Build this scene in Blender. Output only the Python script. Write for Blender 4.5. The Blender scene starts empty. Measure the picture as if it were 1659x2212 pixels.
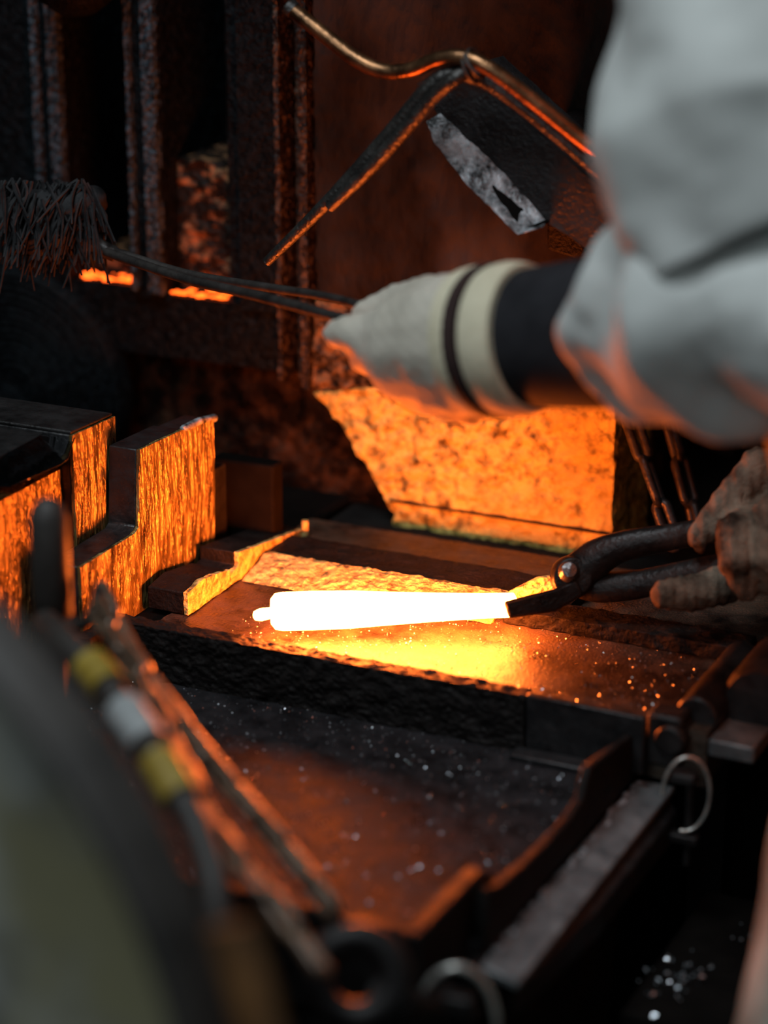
import bpy, bmesh, math, random
from mathutils import Vector, Matrix, noise
random.seed(7)
PI = math.pi
scene = bpy.context.scene
COL = scene.collection

# ------------------------------------------------------------------ camera
# world axes: x runs along the bed rails, y runs away across the bed, z up; bed surface z = 0
PITCH, YAW, FPX, CAMZ = math.radians(19.5), math.radians(25), 5220.0, 0.76
FH = Vector((-math.sin(YAW), math.cos(YAW), 0)); RT = Vector((math.cos(YAW), math.sin(YAW), 0))
FW = FH*math.cos(PITCH) - Vector((0, 0, math.sin(PITCH)))
UP = FH*math.sin(PITCH) + Vector((0, 0, math.cos(PITCH)))
CAM = Vector((0, 0, CAMZ))
cd = bpy.data.cameras.new('camera'); cam = bpy.data.objects.new('camera', cd); COL.objects.link(cam)
cd.sensor_fit = 'VERTICAL'; cd.sensor_height = 36.0; cd.sensor_width = 27.0; cd.lens = FPX*36/2212
m = Matrix((RT, UP, -FW)).transposed().to_4x4(); m.translation = CAM; cam.matrix_world = m
cd.clip_start = 0.05; cd.clip_end = 60
cd.dof.use_dof = True; cd.dof.focus_distance = 2.03; cd.dof.aperture_fstop = 2.0
scene.camera = cam

# ------------------------------------------------------------------ world, lights, exposure
w = bpy.data.worlds.new('world'); scene.world = w; w.use_nodes = True
w.node_tree.nodes['Background'].inputs[0].default_value = (.55, .75, .85, 1)
w.node_tree.nodes['Background'].inputs[1].default_value = 0.012
def area(name, loc, target, sx, sy, power, col):
    d = bpy.data.lights.new(name, 'AREA'); d.shape = 'RECTANGLE'; d.size = sx; d.size_y = sy; d.energy = power; d.color = col
    o = bpy.data.objects.new(name, d); COL.objects.link(o); o.location = loc
    o.rotation_euler = (Vector(target)-Vector(loc)).to_track_quat('-Z', 'Y').to_euler(); return o
area('skylight', CAM + FH*0.95 - RT*0.55 + Vector((0, 0, 1.75)), CAM + FH*1.5 + RT*.2 + Vector((0, 0, -.45)), .9, .8, 42, (.87, .95, 1))
area('fill_light', CAM - FH*1.3 - RT*1.3 + Vector((0, 0, 1.3)), CAM + FH*1.6 + Vector((0, 0, -.6)), 1.6, 1.0, 24, (.85, .95, 1))  # unseen fill lamp added behind the camera to lift camera-facing sides
vs = scene.view_settings; vs.view_transform = 'Standard'; vs.look = 'None'; vs.gamma = 1; vs.exposure = 0; vs.use_curve_mapping = False

# ------------------------------------------------------------------ pixel -> place
def ray(px, py): return FW + RT*((px-829.5)/FPX) - UP*((py-1106)/FPX)
def H(px, py, z=0.0):
    d = ray(px, py); return CAM + d*((z-CAMZ)/d.z)
def XP(px, py, x):
    d = ray(px, py); return CAM + d*(x/d.x)
def YP(px, py, y):
    d = ray(px, py); return CAM + d*(y/d.y)
def DP(px, py, t): return CAM + ray(px, py)*t

# ------------------------------------------------------------------ object helpers
def thing(name, label, cat, loc=(0, 0, 0), group=None, kind=None):
    o = bpy.data.objects.new(name, None); COL.objects.link(o); o.location = loc; o.empty_display_size = .02
    o['label'] = label
    if cat: o['category'] = cat
    if group: o['group'] = group
    if kind: o['kind'] = kind
    return o
def org(parent):
    p = Vector((0, 0, 0))
    while parent: p += parent.location; parent = parent.parent
    return p
def obj(name, geo, mat, parent=None, bevel=0, sharp=40, label=None, cat=None, group=None, kind=None, segs=2, base=None):
    if isinstance(geo, bpy.types.Mesh): me = geo
    else:
        vs_, fs = geo; me = bpy.data.meshes.new(name); me.from_pydata([tuple(v) for v in vs_], [], fs); me.validate()
    me.name = name
    off = org(parent) if parent else Vector(base if base else (0, 0, 0))
    if off.length > 0: me.transform(Matrix.Translation(-off))
    bm = bmesh.new(); bm.from_mesh(me); bmesh.ops.recalc_face_normals(bm, faces=bm.faces)
    for f in bm.faces: f.smooth = True
    bm.to_mesh(me); bm.free()
    me.set_sharp_from_angle(angle=math.radians(sharp))
    o = bpy.data.objects.new(name, me); COL.objects.link(o); me.materials.append(mat)
    if parent: o.parent = parent
    elif base: o.location = base
    if bevel:
        b = o.modifiers.new('b', 'BEVEL'); b.width = bevel; b.segments = segs; b.limit_method = 'ANGLE'; b.angle_limit = math.radians(35); b.harden_normals = False
    if label: o['label'] = label
    if cat: o['category'] = cat
    if group: o['group'] = group
    if kind: o['kind'] = kind
    return o
def inst(me, name, parent, mw):
    o = bpy.data.objects.new(name, me); COL.objects.link(o); o.parent = parent
    o.matrix_local = Matrix.Translation(-org(parent)) @ mw; return o
# ------------------------------------------------------------------ geometry helpers
def merge(*gs):
    V, F = [], []
    for v, f in gs:
        n = len(V); V += list(v); F += [tuple(i+n for i in q) for q in f]
    return V, F
def box(x0, x1, y0, y1, z0, z1):
    V = [Vector((x, y, z)) for z in (z0, z1) for y in (y0, y1) for x in (x0, x1)]
    return V, [(0, 2, 3, 1), (4, 5, 7, 6), (0, 1, 5, 4), (2, 6, 7, 3), (0, 4, 6, 2), (1, 3, 7, 5)]
def prism(pts, vec):
    pts = [Vector(p) for p in pts]; vec = Vector(vec); n = len(pts)
    V = pts + [p+vec for p in pts]
    return V, [tuple(range(n)), tuple(range(2*n-1, n-1, -1))] + [(i, i+n, (i+1) % n+n, (i+1) % n) for i in range(n)]
def catmull(pts, n=8):
    pts = [Vector(p) for p in pts]; out = []
    P = [pts[0]*2-pts[1]] + pts + [pts[-1]*2-pts[-2]]
    for i in range(1, len(P)-2):
        a, b, c, d = P[i-1:i+3]
        for k in range(n):
            t = k/n
            out.append(.5*((2*b)+(c-a)*t+(2*a-5*b+4*c-d)*t*t+(3*b-a-3*c+d)*t**3))
    out.append(pts[-1]); return out
def sweep(path, rad, n=12, closed=False, flat=1.0, up=None, round_caps=False):
    path = [Vector(p) for p in path]; L = len(path)
    R = rad if isinstance(rad, (list, tuple)) else [rad]*L
    if len(R) != L: R = [R[0] + 0*i if len(R) == 1 else R[min(int(i*(len(R)-1)/(L-1)), len(R)-2)]*(1-(i*(len(R)-1)/(L-1)-min(int(i*(len(R)-1)/(L-1)), len(R)-2))) + R[min(int(i*(len(R)-1)/(L-1)), len(R)-2)+1]*(i*(len(R)-1)/(L-1)-min(int(i*(len(R)-1)/(L-1)), len(R)-2)) for i in range(L)]
    T = []
    for i in range(L):
        if closed: t = path[(i+1) % L]-path[i-1]
        else: t = path[min(i+1, L-1)]-path[max(i-1, 0)]
        T.append(t.normalized())
    nrm = Vector(up) if up else T[0].orthogonal()
    nrm = (nrm - T[0]*nrm.dot(T[0])).normalized()
    V, F = [], []
    for i in range(L):
        if i: nrm = (nrm - T[i]*nrm.dot(T[i])).normalized()
        b = T[i].cross(nrm)
        for k in range(n):
            a = 2*PI*k/n; V.append(path[i] + nrm*(math.cos(a)*R[i]) + b*(math.sin(a)*R[i]*flat))
    for i in range(L if closed else L-1):
        for k in range(n):
            j = (i+1) % L
            F.append((i*n+k, i*n+(k+1) % n, j*n+(k+1) % n, j*n+k))
    if not closed:
        for e, s in ((0, -1), (L-1, 1)):
            if round_caps:
                c = path[e] + T[e]*s*R[e]*.8; ring = []
                bs = len(V); p = path[e]
                for k in range(n):
                    V.append(p + (V[e*n+k]-p)*.75 + T[e]*s*R[e]*.5)
                V.append(c)
                for k in range(n):
                    F.append((e*n+k, e*n+(k+1) % n, bs+(k+1) % n, bs+k)); F.append((bs+k, bs+(k+1) % n, bs+n))
            else: F.append(tuple(e*n+k for k in range(n)))
    return V, F
def lathe(prof, o, ax, n=32):
    o = Vector(o); ax = Vector(ax).normalized(); a = ax.orthogonal().normalized(); b = ax.cross(a); V, F = [], []
    for r, h in prof:
        for k in range(n):
            t = 2*PI*k/n; V.append(o + ax*h + a*(r*math.cos(t)) + b*(r*math.sin(t)))
    for i in range(len(prof)-1):
        for k in range(n): F.append((i*n+k, i*n+(k+1) % n, (i+1)*n+(k+1) % n, (i+1)*n+k))
    F.append(tuple(range(n))); F.append(tuple(range((len(prof)-1)*n, len(prof)*n)))
    return V, F
def fbm(p, s, oct=4): return noise.fractal(Vector(p)*s, 1.0, 2.0, oct)
def rough(geo, edge, amp, scale, seed=0.0, it=9):
    """subdivide to about `edge` metres and push the surface in and out: real relief"""
    me = bpy.data.meshes.new('t'); me.from_pydata([tuple(v) for v in geo[0]], [], geo[1])
    bm = bmesh.new(); bm.from_mesh(me); bpy.data.meshes.remove(me)
    bmesh.ops.recalc_face_normals(bm, faces=bm.faces)
    bmesh.ops.triangulate(bm, faces=bm.faces)
    for _ in range(it):
        es = [e for e in bm.edges if e.calc_length() > edge]
        if not es: break
        bmesh.ops.subdivide_edges(bm, edges=es, cuts=1)
        bmesh.ops.triangulate(bm, faces=[f for f in bm.faces if len(f.verts) > 3])
    bm.normal_update(); sv = Vector((seed, seed*1.7, -seed))
    for v in [(v, v.normal.copy()) for v in bm.verts]:
        p = v[0].co + sv
        v[0].co += v[1]*(amp*(fbm(p, scale) + .5*noise.noise(p*scale*4)))
    bm.verts.index_update()
    r = ([v.co.copy() for v in bm.verts], [tuple(q.index for q in f.verts) for f in bm.faces]); bm.free(); return r
def capsule(a, b, ra, rb, n=14, k=5):
    a, b = Vector(a), Vector(b); d = (b-a); L = d.length
    if L < 1e-5: d = Vector((0, 0, 1)); L = 1e-4
    prof = []
    for i in range(k+1):
        t = PI/2*i/k; prof.append((max(ra*math.sin(t), 1e-4), -ra*math.cos(t)))
    for i in range(k+1):
        t = PI/2*i/k; prof.append((max(rb*math.cos(t), 1e-4), L + rb*math.sin(t)))
    return lathe(prof, a, d, n)
def union(caps, vox, smooth=4, disp=None):
    """one continuous skin around a set of tapered limbs"""
    g = merge(*[capsule(*c) if not isinstance(c[0], list) else c for c in caps])
    me = bpy.data.meshes.new('u'); me.from_pydata([tuple(v) for v in g[0]], [], g[1])
    o = bpy.data.objects.new('u', me); COL.objects.link(o)
    r = o.modifiers.new('r', 'REMESH'); r.mode = 'VOXEL'; r.voxel_size = vox
    s = o.modifiers.new('s', 'SMOOTH'); s.iterations = smooth; s.factor = .5
    dg = bpy.context.evaluated_depsgraph_get(); out = bpy.data.meshes.new_from_object(o.evaluated_get(dg))
    bpy.data.objects.remove(o); bpy.data.meshes.remove(me)
    if disp:
        for v in out.vertices: v.co += v.normal*disp(v.co)
    return out

# ------------------------------------------------------------------ materials
def mat(name, c1, c2, scale=25, rough_=(.4, .65), metal=0.0, bump=.4, bscale=250, bdist=.002, stretch=(1, 1, 1), spec=.5, big=None, bigscale=6, coat=0, lo=.35, hi=.65, bump2=0, b2scale=60):
    mt = bpy.data.materials.new(name); mt.use_nodes = True; nt = mt.node_tree; N = nt.nodes; L = nt.links
    bs = N['Principled BSDF']; tc = N.new('ShaderNodeTexCoord'); mp = N.new('ShaderNodeMapping'); mp.inputs['Scale'].default_value = stretch
    L.new(tc.outputs['Object'], mp.inputs['Vector'])
    n1 = N.new('ShaderNodeTexNoise'); n1.inputs['Scale'].default_value = scale; n1.inputs['Detail'].default_value = 7; n1.inputs['Roughness'].default_value = .62
    L.new(mp.outputs[0], n1.inputs['Vector'])
    cr = N.new('ShaderNodeValToRGB'); cr.color_ramp.elements[0].position = lo; cr.color_ramp.elements[1].position = hi
    cr.color_ramp.elements[0].color = (*c1, 1); cr.color_ramp.elements[1].color = (*c2, 1)
    L.new(n1.outputs['Fac'], cr.inputs['Fac']); colo = cr.outputs['Color']
    if big:
        n3 = N.new('ShaderNodeTexNoise'); n3.inputs['Scale'].default_value = bigscale; n3.inputs['Detail'].default_value = 5
        L.new(mp.outputs[0], n3.inputs['Vector'])
        r3 = N.new('ShaderNodeValToRGB'); r3.color_ramp.elements[0].position = .5; r3.color_ramp.elements[1].position = .64
        L.new(n3.outputs['Fac'], r3.inputs['Fac'])
        mx = N.new('ShaderNodeMix'); mx.data_type = 'RGBA'; L.new(r3.outputs['Color'], mx.inputs['Factor']); L.new(colo, mx.inputs['A']); mx.inputs['B'].default_value = (*big, 1)
        colo = mx.outputs['Result']
    L.new(colo, bs.inputs['Base Color'])
    mr = N.new('ShaderNodeMapRange'); mr.inputs['From Min'].default_value = .3; mr.inputs['From Max'].default_value = .7
    mr.inputs['To Min'].default_value = rough_[0]; mr.inputs['To Max'].default_value = rough_[1]
    n2 = N.new('ShaderNodeTexNoise'); n2.inputs['Scale'].default_value = bscale; n2.inputs['Detail'].default_value = 4
    L.new(mp.outputs[0], n2.inputs['Vector']); L.new(n1.outputs['Fac'], mr.inputs['Value']); L.new(mr.outputs[0], bs.inputs['Roughness'])
    bp = N.new('ShaderNodeBump'); bp.inputs['Strength'].default_value = bump; bp.inputs['Distance'].default_value = bdist
    L.new(n2.outputs['Fac'], bp.inputs['Height']); nrm = bp.outputs[0]
    if bump2:
        vo = N.new('ShaderNodeTexNoise'); vo.inputs['Scale'].default_value = b2scale; vo.inputs['Detail'].default_value = 3; L.new(mp.outputs[0], vo.inputs['Vector'])
        b2 = N.new('ShaderNodeBump'); b2.inputs['Strength'].default_value = bump2; b2.inputs['Distance'].default_value = bdist*3
        L.new(vo.outputs['Fac'], b2.inputs['Height']); L.new(nrm, b2.inputs['Normal']); nrm = b2.outputs[0]
    L.new(nrm, bs.inputs['Normal'])
    bs.inputs['Metallic'].default_value = metal; bs.inputs['Specular IOR Level'].default_value = spec; bs.inputs['Coat Weight'].default_value = coat; bs.inputs['Coat Roughness'].default_value = .2
    return mt
def glow(name, col, s, var=None):
    mt = bpy.data.materials.new(name); mt.use_nodes = True; bs = mt.node_tree.nodes['Principled BSDF']
    bs.inputs['Base Color'].default_value = (.05, .03, .02, 1); bs.inputs['Roughness'].default_value = .8
    bs.inputs['Emission Color'].default_value = (*col, 1); bs.inputs['Emission Strength'].default_value = s
    return mt
HOT = (1, .158, .020)
M = {}
M['soot'] = mat('sooty_black_steel', (.006, .0055, .0055), (.018, .017, .017), 40, (.38, .6), .2, .5, 350, spec=.35)
M['sootmatte'] = mat('matte_soot', (.005, .0045, .0045), (.012, .011, .010), 30, (.7, .9), 0, .3, 200, spec=.12)
M['column'] = mat('greasy_press_steel', (.0012, .002, .0026), (.006, .0095, .012), 150, (.45, .65), 0, .9, 300, .003, bump2=.4, b2scale=90, spec=.08, lo=.45, hi=.7)
M['rib'] = mat('pitted_sparkle_steel', (.006, .011, .015), (.045, .078, .105), 190, (.3, .5), 0, 1.0, 220, .004, bump2=.8, b2scale=110, spec=.25, lo=.42, hi=.62)  # overhead light's cool sparkle put into colour, bluish to offset the billet's orange
M['recess'] = mat('recess_scale', (.010, .0065, .005), (.022, .014, .010), 20, (.6, .85), 0, .6, 120, .004, spec=.1, bump2=.6, b2scale=45)
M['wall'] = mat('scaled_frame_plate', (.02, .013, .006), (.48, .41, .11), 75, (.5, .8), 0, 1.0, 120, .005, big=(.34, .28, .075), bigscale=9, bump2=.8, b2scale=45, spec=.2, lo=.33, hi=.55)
M['sootfalloff'] = mat('soot_falloff_plate', (.003, .0024, .002), (.018, .015, .013), 14, (.6, .85), 0, .8, 140, .003, big=(.04, .041, .043), bigscale=5, bump2=.5, b2scale=60, spec=.05, stretch=(1, 1, .5))  # soot tone with the upward loss of glow put into the colour
M['dark'] = mat('soot_and_shade_black', (.0025, .0022, .002), (.005, .0045, .004), 30, (.85, .95), 0, .2, 200, spec=.04)  # soot black that also carries shade on the stop block and back plate
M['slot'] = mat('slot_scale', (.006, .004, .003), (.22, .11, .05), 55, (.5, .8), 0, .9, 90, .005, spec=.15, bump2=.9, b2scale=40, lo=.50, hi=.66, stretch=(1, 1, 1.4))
M['gib'] = mat('gib_steel', (.006, .005, .005), (.09, .07, .05), 130, (.25, .5), .2, 1.0, 250, .003, spec=.4, lo=.5, hi=.7)
M['midplate'] = mat('crusted_falloff_plate', (.006, .0045, .003), (.20, .135, .065), 60, (.45, .75), 0, 1.0, 140, .004, spec=.2, bump2=.8, b2scale=55, lo=.42, hi=.68)  # middle tone of the wall's painted glow falloff, also on the back plate
M['recessplate'] = mat('dimmed_recess_plate', (.002, .0015, .0012), (.042, .026, .016), 45, (.6, .85), 0, 1.0, 140, .004, spec=.08, bump2=.8, b2scale=55, lo=.45, hi=.72)
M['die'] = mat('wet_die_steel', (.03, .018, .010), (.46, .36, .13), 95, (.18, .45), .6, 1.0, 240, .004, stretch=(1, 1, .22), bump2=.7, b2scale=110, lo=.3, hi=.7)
M['polish'] = mat('polished_die_steel', (.10, .11, .12), (.22, .23, .24), 12, (.06, .2), 1.0, .35, 50, .003)
M['black'] = mat('black_oxide', (.006, .006, .0066), (.018, .018, .019), 40, (.3, .5), .1, .3, 200, bump2=.3, spec=.35)
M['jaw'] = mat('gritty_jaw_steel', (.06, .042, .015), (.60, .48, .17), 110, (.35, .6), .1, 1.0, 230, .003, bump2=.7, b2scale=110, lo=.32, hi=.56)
M['bed'] = mat('worn_bed_plate', (.007, .006, .0055), (.05, .036, .026), 50, (.26, .5), .1, .7, 420, .0018, big=(.075, .055, .038), bigscale=10, spec=.45)
M['tray'] = mat('dusty_tray_plate', (.006, .006, .0066), (.020, .020, .022), 45, (.5, .7), 0, .5, 500, .0012, bump2=.2, b2scale=60, spec=.05)
M['crust'] = mat('crusted_rail', (.0035, .003, .003), (.010, .009, .0085), 60, (.55, .75), 0, .7, 300, .002, bump2=.3, b2scale=80, spec=.14)
M['edge'] = mat('bare_flange_steel', (.09, .10, .105), (.2, .215, .22), 40, (.35, .55), .4, .3, 300, .001)
M['copper'] = mat('tarnished_copper_pipe', (.05, .026, .014), (.30, .15, .07), 30, (.22, .42), .9, .4, 300, .001, stretch=(1, 1, 1))
M['pipe_black'] = mat('oily_black_pipe', (.018, .017, .016), (.05, .048, .045), 50, (.2, .4), .5, .7, 330, .002)
M['beam'] = mat('worn_beam', (.006, .006, .0065), (.014, .0142, .015), 30, (.4, .6), 0, .6, 260, .003, spec=.25)
M['bare'] = mat('dusty_bare_metal', (.012, .013, .014), (.42, .47, .5), 60, (.35, .55), .2, .8, 260, .002, lo=.38, hi=.62)
M['wire'] = mat('bright_pin_wire', (.35, .35, .33), (.65, .65, .6), 60, (.3, .45), .8, .1, 200)
M['chain'] = mat('rusty_chain', (.03, .018, .012), (.17, .11, .07), 60, (.28, .5), .4, .6, 300, .001)
M['chaindark'] = mat('dark_chain', (.008, .008, .009), (.028, .029, .03), 80, (.25, .45), .2, .6, 300, .001, spec=.4)
M['wheel'] = mat('scuffed_grey_paint', (.10, .102, .09), (.46, .48, .43), 9, (.5, .7), 0, .3, 60, .002, big=(.20, .19, .11), bigscale=6)
M['wheelrim'] = mat('dark_rim', (.012, .011, .010), (.035, .03, .026), 20, (.5, .7), .1, .3, 80)
M['rust'] = mat('rusted_band', (.06, .028, .01), (.2, .09, .025), 30, (.5, .7), .1, .3, 100)
M['yellow'] = mat('yellow_tape', (.20, .135, .012), (.32, .23, .03), 30, (.5, .6), 0, .2, 100)
M['greytape'] = mat('grey_tape', (.2, .22, .22), (.34, .36, .36), 30, (.5, .6), 0, .2, 100)
M['rod'] = mat('black_rod', (.015, .013, .012), (.035, .03, .027), 40, (.4, .6), .2, .3, 200)
M['mop'] = mat('sooty_fibre', (.004, .004, .0045), (.020, .021, .0225), 60, (.6, .8), 0, .3, 200, spec=.2)
M['tong'] = mat('forged_tong_steel', (.004, .0037, .0037), (.011, .010, .0095), 40, (.32, .5), 0, .5, 220, .002, spec=.22)
M['rivet'] = mat('hammered_rivet', (.05, .05, .05), (.16, .165, .17), 60, (.2, .35), .8, .4, 200)
M['shirt'] = mat('grey_work_cloth', (.38, .40, .385), (.46, .48, .465), 12, (.8, .95), 0, .15, 900, .0008, spec=.15)
M['under'] = mat('black_undersleeve', (.011, .011, .013), (.02, .02, .023), 30, (.85, .95), 0, .2, 700, .001, spec=.1)
M['knit'] = mat('white_cotton_knit', (.34, .315, .26), (.46, .43, .365), 14, (.85, .95), 0, .5, 600, .0015, stretch=(1, .35, 1), spec=.1)
M['cuff'] = mat('cream_ribbed_cuff', (.44, .405, .29), (.54, .50, .37), 30, (.85, .95), 0, .6, 400, .002, spec=.1)
M['stripe'] = mat('dark_brown_stripe', (.02, .012, .012), (.035, .022, .02), 30, (.85, .95), 0, .3, 400, spec=.1)
M['dirty'] = mat('grimy_glove_cotton', (.018, .014, .010), (.21, .18, .135), 30, (.75, .92), 0, .7, 420, .0015, spec=.12, bump2=.5, b2scale=160, lo=.38, hi=.68)
M['trouser'] = mat('olive_grey_canvas', (.15, .15, .125), (.38, .38, .33), 13, (.85, .95), 0, .2, 500, spec=.1)
M['skin'] = mat('skin', (.42, .26, .19), (.5, .32, .24), 20, (.5, .6), 0, .1, 300)
M['hair'] = mat('dark_hair', (.012, .01, .009), (.03, .025, .02), 80, (.4, .6), 0, .4, 300)
M['boot'] = mat('boot_leather', (.015, .012, .01), (.04, .03, .025), 40, (.4, .6), 0, .3, 200)
M['concrete'] = mat('sooty_concrete', (.02, .02, .02), (.05, .05, .048), 8, (.7, .9), 0, .3, 60)
M['farwall'] = mat('sooty_far_wall', (.012, .012, .012), (.028, .027, .026), 3, (.8, .95), 0, .3, 20, spec=.1)
M['chip'] = mat('bright_scale_flake', (.3, .33, .36), (.6, .64, .68), 100, (.15, .35), .8, .1, 300)
M['hot'] = glow('white_hot_steel', HOT, 230)
M['ember'] = glow('glowing_scale', (1, .10, .006), 4.5)

# ------------------------------------------------------------------ the setting
FZ = -.75
obj('floor', box(-5, 4, -2, 6, FZ-.05, FZ), M['concrete'], label='sooty dark concrete workshop floor', kind='structure')
obj('wall_back', box(-5, 4, 4.5, 4.6, FZ, 3.5), M['farwall'], label='sooty dark workshop wall behind the press', kind='structure')

# ------------------------------------------------------------------ press body: base, frame plate with cut corner, recess
YW = 1.945
press = thing('forging_press', 'soot-blackened press frame whose scaled upright plate glows orange behind the billet', 'press', (-1.0, 2.2, FZ))
obj('base_casting', box(-1.75, -.962, 1.50, 2.62, FZ, -.004), M['dark'], press, .006)
obj('rear_casting', box(-.962, -.30, 1.90, 2.62, FZ, -.012), M['sootmatte'], press, .006)
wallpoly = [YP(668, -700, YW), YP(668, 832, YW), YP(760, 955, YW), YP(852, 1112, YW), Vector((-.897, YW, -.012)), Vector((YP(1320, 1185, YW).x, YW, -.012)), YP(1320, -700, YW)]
zsp = YP(684, 850, YW).z; zsr = YP(1320, 790, YW).z; zs3 = YP(900, 675, YW).z; xl, xr = wallpoly[0].x, wallpoly[5].x  # wall split here so its colour darkens upward like the glow's falloff
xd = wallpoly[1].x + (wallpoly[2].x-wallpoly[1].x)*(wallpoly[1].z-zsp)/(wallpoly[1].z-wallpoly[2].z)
obj('lower_plate', rough(prism([Vector((xd, YW, zsp))] + wallpoly[2:6] + [Vector((xr, YW, zsr))], (0, .10, 0)), .0048, .0028, 52, 3), M['wall'], press, sharp=70, label='lower wall plate crusted with scale, brightest step of the painted glow falloff')
obj('middle_plate', rough(prism([Vector((xl, YW+.001, zs3)), wallpoly[1]+Vector((0, .001, 0)), Vector((xd, YW+.001, zsp+.0008)), Vector((xr, YW+.001, zsr+.0008)), Vector((xr, YW+.001, zs3))], (0, .10, 0)), .006, .0030, 45, 5), M['midplate'], press, sharp=70, label='crusted middle plate darkened to show the glow fading upward')
obj('upright_plate', rough(prism([Vector((xl, YW+.002, zs3+.001)), Vector((xr, YW+.002, zs3+.001)), Vector((xr, YW+.002, .58)), Vector((xl, YW+.002, .58))], (0, .10, 0)), .008, .0022, 40, 6), M['sootfalloff'], press, sharp=70, label='soot-stained upright plate, darkened further for the fading glow')
obj('back_plate', rough(box(-1.75, -1.06, 2.145, 2.20, -.01, 1.25), .03, .002, 30), M['dark'], press, sharp=70)  # darkness of the gap under the ram painted as black on this half
obj('back_plate', rough(box(-1.058, -.72, 2.145, 2.20, -.01, .55), .012, .003, 60), M['midplate'], press, sharp=70)
obj('recess_plate', rough(box(-1.42, -.885, 1.985, 2.03, -.01, .117), .009, .0028, 60, 4), M['recessplate'], press, sharp=70)  # dimness of the recess is put into this darker colour
obj('seam', box(-.90, -.682, 1.9425, 1.9475, .012, .0145), M['sootmatte'], press)
obj('wall_shade_block', box(-.98, -.60, 1.775, 2.10, .585, 1.15), M['sootmatte'], press, .01)  # unseen block added to keep the skylight off the wall
# hanging corner block with a lit edge
obj('stop_block', box(-1.02, YP(590, 1080, 1.815).x, 1.815, 1.836, -.004, YP(590, 1008, 1.815).z), M['dark'], press, .003)  # shadow of the jaw on this block is put into its black
# ------------------------------------------------------------------ press ram with slots and ribs
YR = 1.94
ram = thing('press_ram', 'black slotted press ram with pitted vertical ribs hanging behind the die blocks', 'press ram', (-1.2, 2.05, .12))
def rx(px, py=350): return YP(px, py, YR).x
ZT = .575
zb = YP(600, 805, YR).z
zs1, zs2 = YP(220, 612, YR).z, YP(410, 646, YR).z
xL = -1.75
obj('slot_back', rough(box(xL, rx(603), 2.075, 2.13, zb+.01, ZT), .012, .0035, 38, 5), M['recess'], ram, sharp=70)
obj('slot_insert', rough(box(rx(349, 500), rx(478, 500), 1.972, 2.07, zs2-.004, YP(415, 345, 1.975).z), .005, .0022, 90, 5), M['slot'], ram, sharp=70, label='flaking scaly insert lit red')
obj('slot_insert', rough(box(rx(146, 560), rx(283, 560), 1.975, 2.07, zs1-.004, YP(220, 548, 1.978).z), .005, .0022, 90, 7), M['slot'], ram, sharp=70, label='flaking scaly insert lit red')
obj('lower_block', rough(merge(box(xL, rx(150, 612), YR+.004, 2.075, zb, zs1), box(rx(150, 612), rx(292, 612), YR+.004, 2.075, zb, zs1), box(rx(292, 612), rx(352, 645), YR+.004, 2.075, zb, zs2+.01), box(rx(352, 645), rx(603), YR+.004, 2.075, zb, zs2)), .012, .0012, 40, 8), M['column'], ram, sharp=70)
for a, b, y0 in ((-300, 140, 0), (285, 345, 0), (480, 512, .012), (514, 603, 0)):
    zz = zs2-.004 if a > 280 else zs1-.004
    obj('upright', rough(box(rx(a) if a > -200 else xL, rx(b), YR+y0, 2.075, zz, ZT), .012, .0009, 60, a*.01), M['column'], ram, sharp=70)
for a, b in ((85, 98), (119, 141), (284, 293), (319, 345)):
    x0, x1 = rx(a), rx(b)
    obj('rib', rough(box(x0, x1, YR-.007, YR+.004, (zs1+.09 if a < 200 else zs2+.002), ZT), .0045, .0012, 140, a*.01), M['rib'], ram, sharp=70, label='pitted rib with cool sparkle in its colour')
# guide gib beside the groove
x0, x1 = rx(604), YP(668, 500, YR).x
obj('groove', box(x0, x1, 1.985, 2.07, YP(640, 835, YR).z, ZT), M['sootmatte'], ram, .002)
obj('gib', rough(box(YP(618, 500, YR).x, YP(632, 500, YR).x, 1.962, 1.99, YP(625, 832, YR).z, ZT), .005, .0008, 150, 2), M['gib'], ram, sharp=70)
obj('gib', rough(box(YP(651, 500, YR).x, YP(667, 500, YR).x, YR-.003, 1.99, YP(660, 838, YR).z, ZT), .005, .0012, 150, 4), M['gib'], ram, sharp=70)
obj('gib', rough(box(YP(600, 500, YR).x, YP(610, 500, YR).x, YR-.004, 1.99, YP(605, 818, YR).z, ZT), .005, .0012, 150, 6), M['gib'], ram, sharp=70)
# turned boss with concentric ridges
bo = YP(40, 860, YR-.004); prof = [(.0, 0), (.02, .004)]
for i in range(60):
    r = .022 + i*.0016; prof.append((r, .004+.0016*math.sin(i*PI/2.2)))
prof += [(.122, -.002), (.122, -.02)]
obj('turned_boss', lathe(prof[::-1], bo+Vector((0, -.002, .012)), (0, -1, 0), 64), M['column'], ram, label='turned boss with concentric ridges')
nb = YP(165, -20, YR-.03)
obj('cap_nut', lathe([(.001, -.022), (.02, -.018), (.036, -.004), (.044, .012), (.044, .05), (.03, .054)], nb, (.1, -.2, 1), 24), M['column'], ram, bevel=.002)
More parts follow.
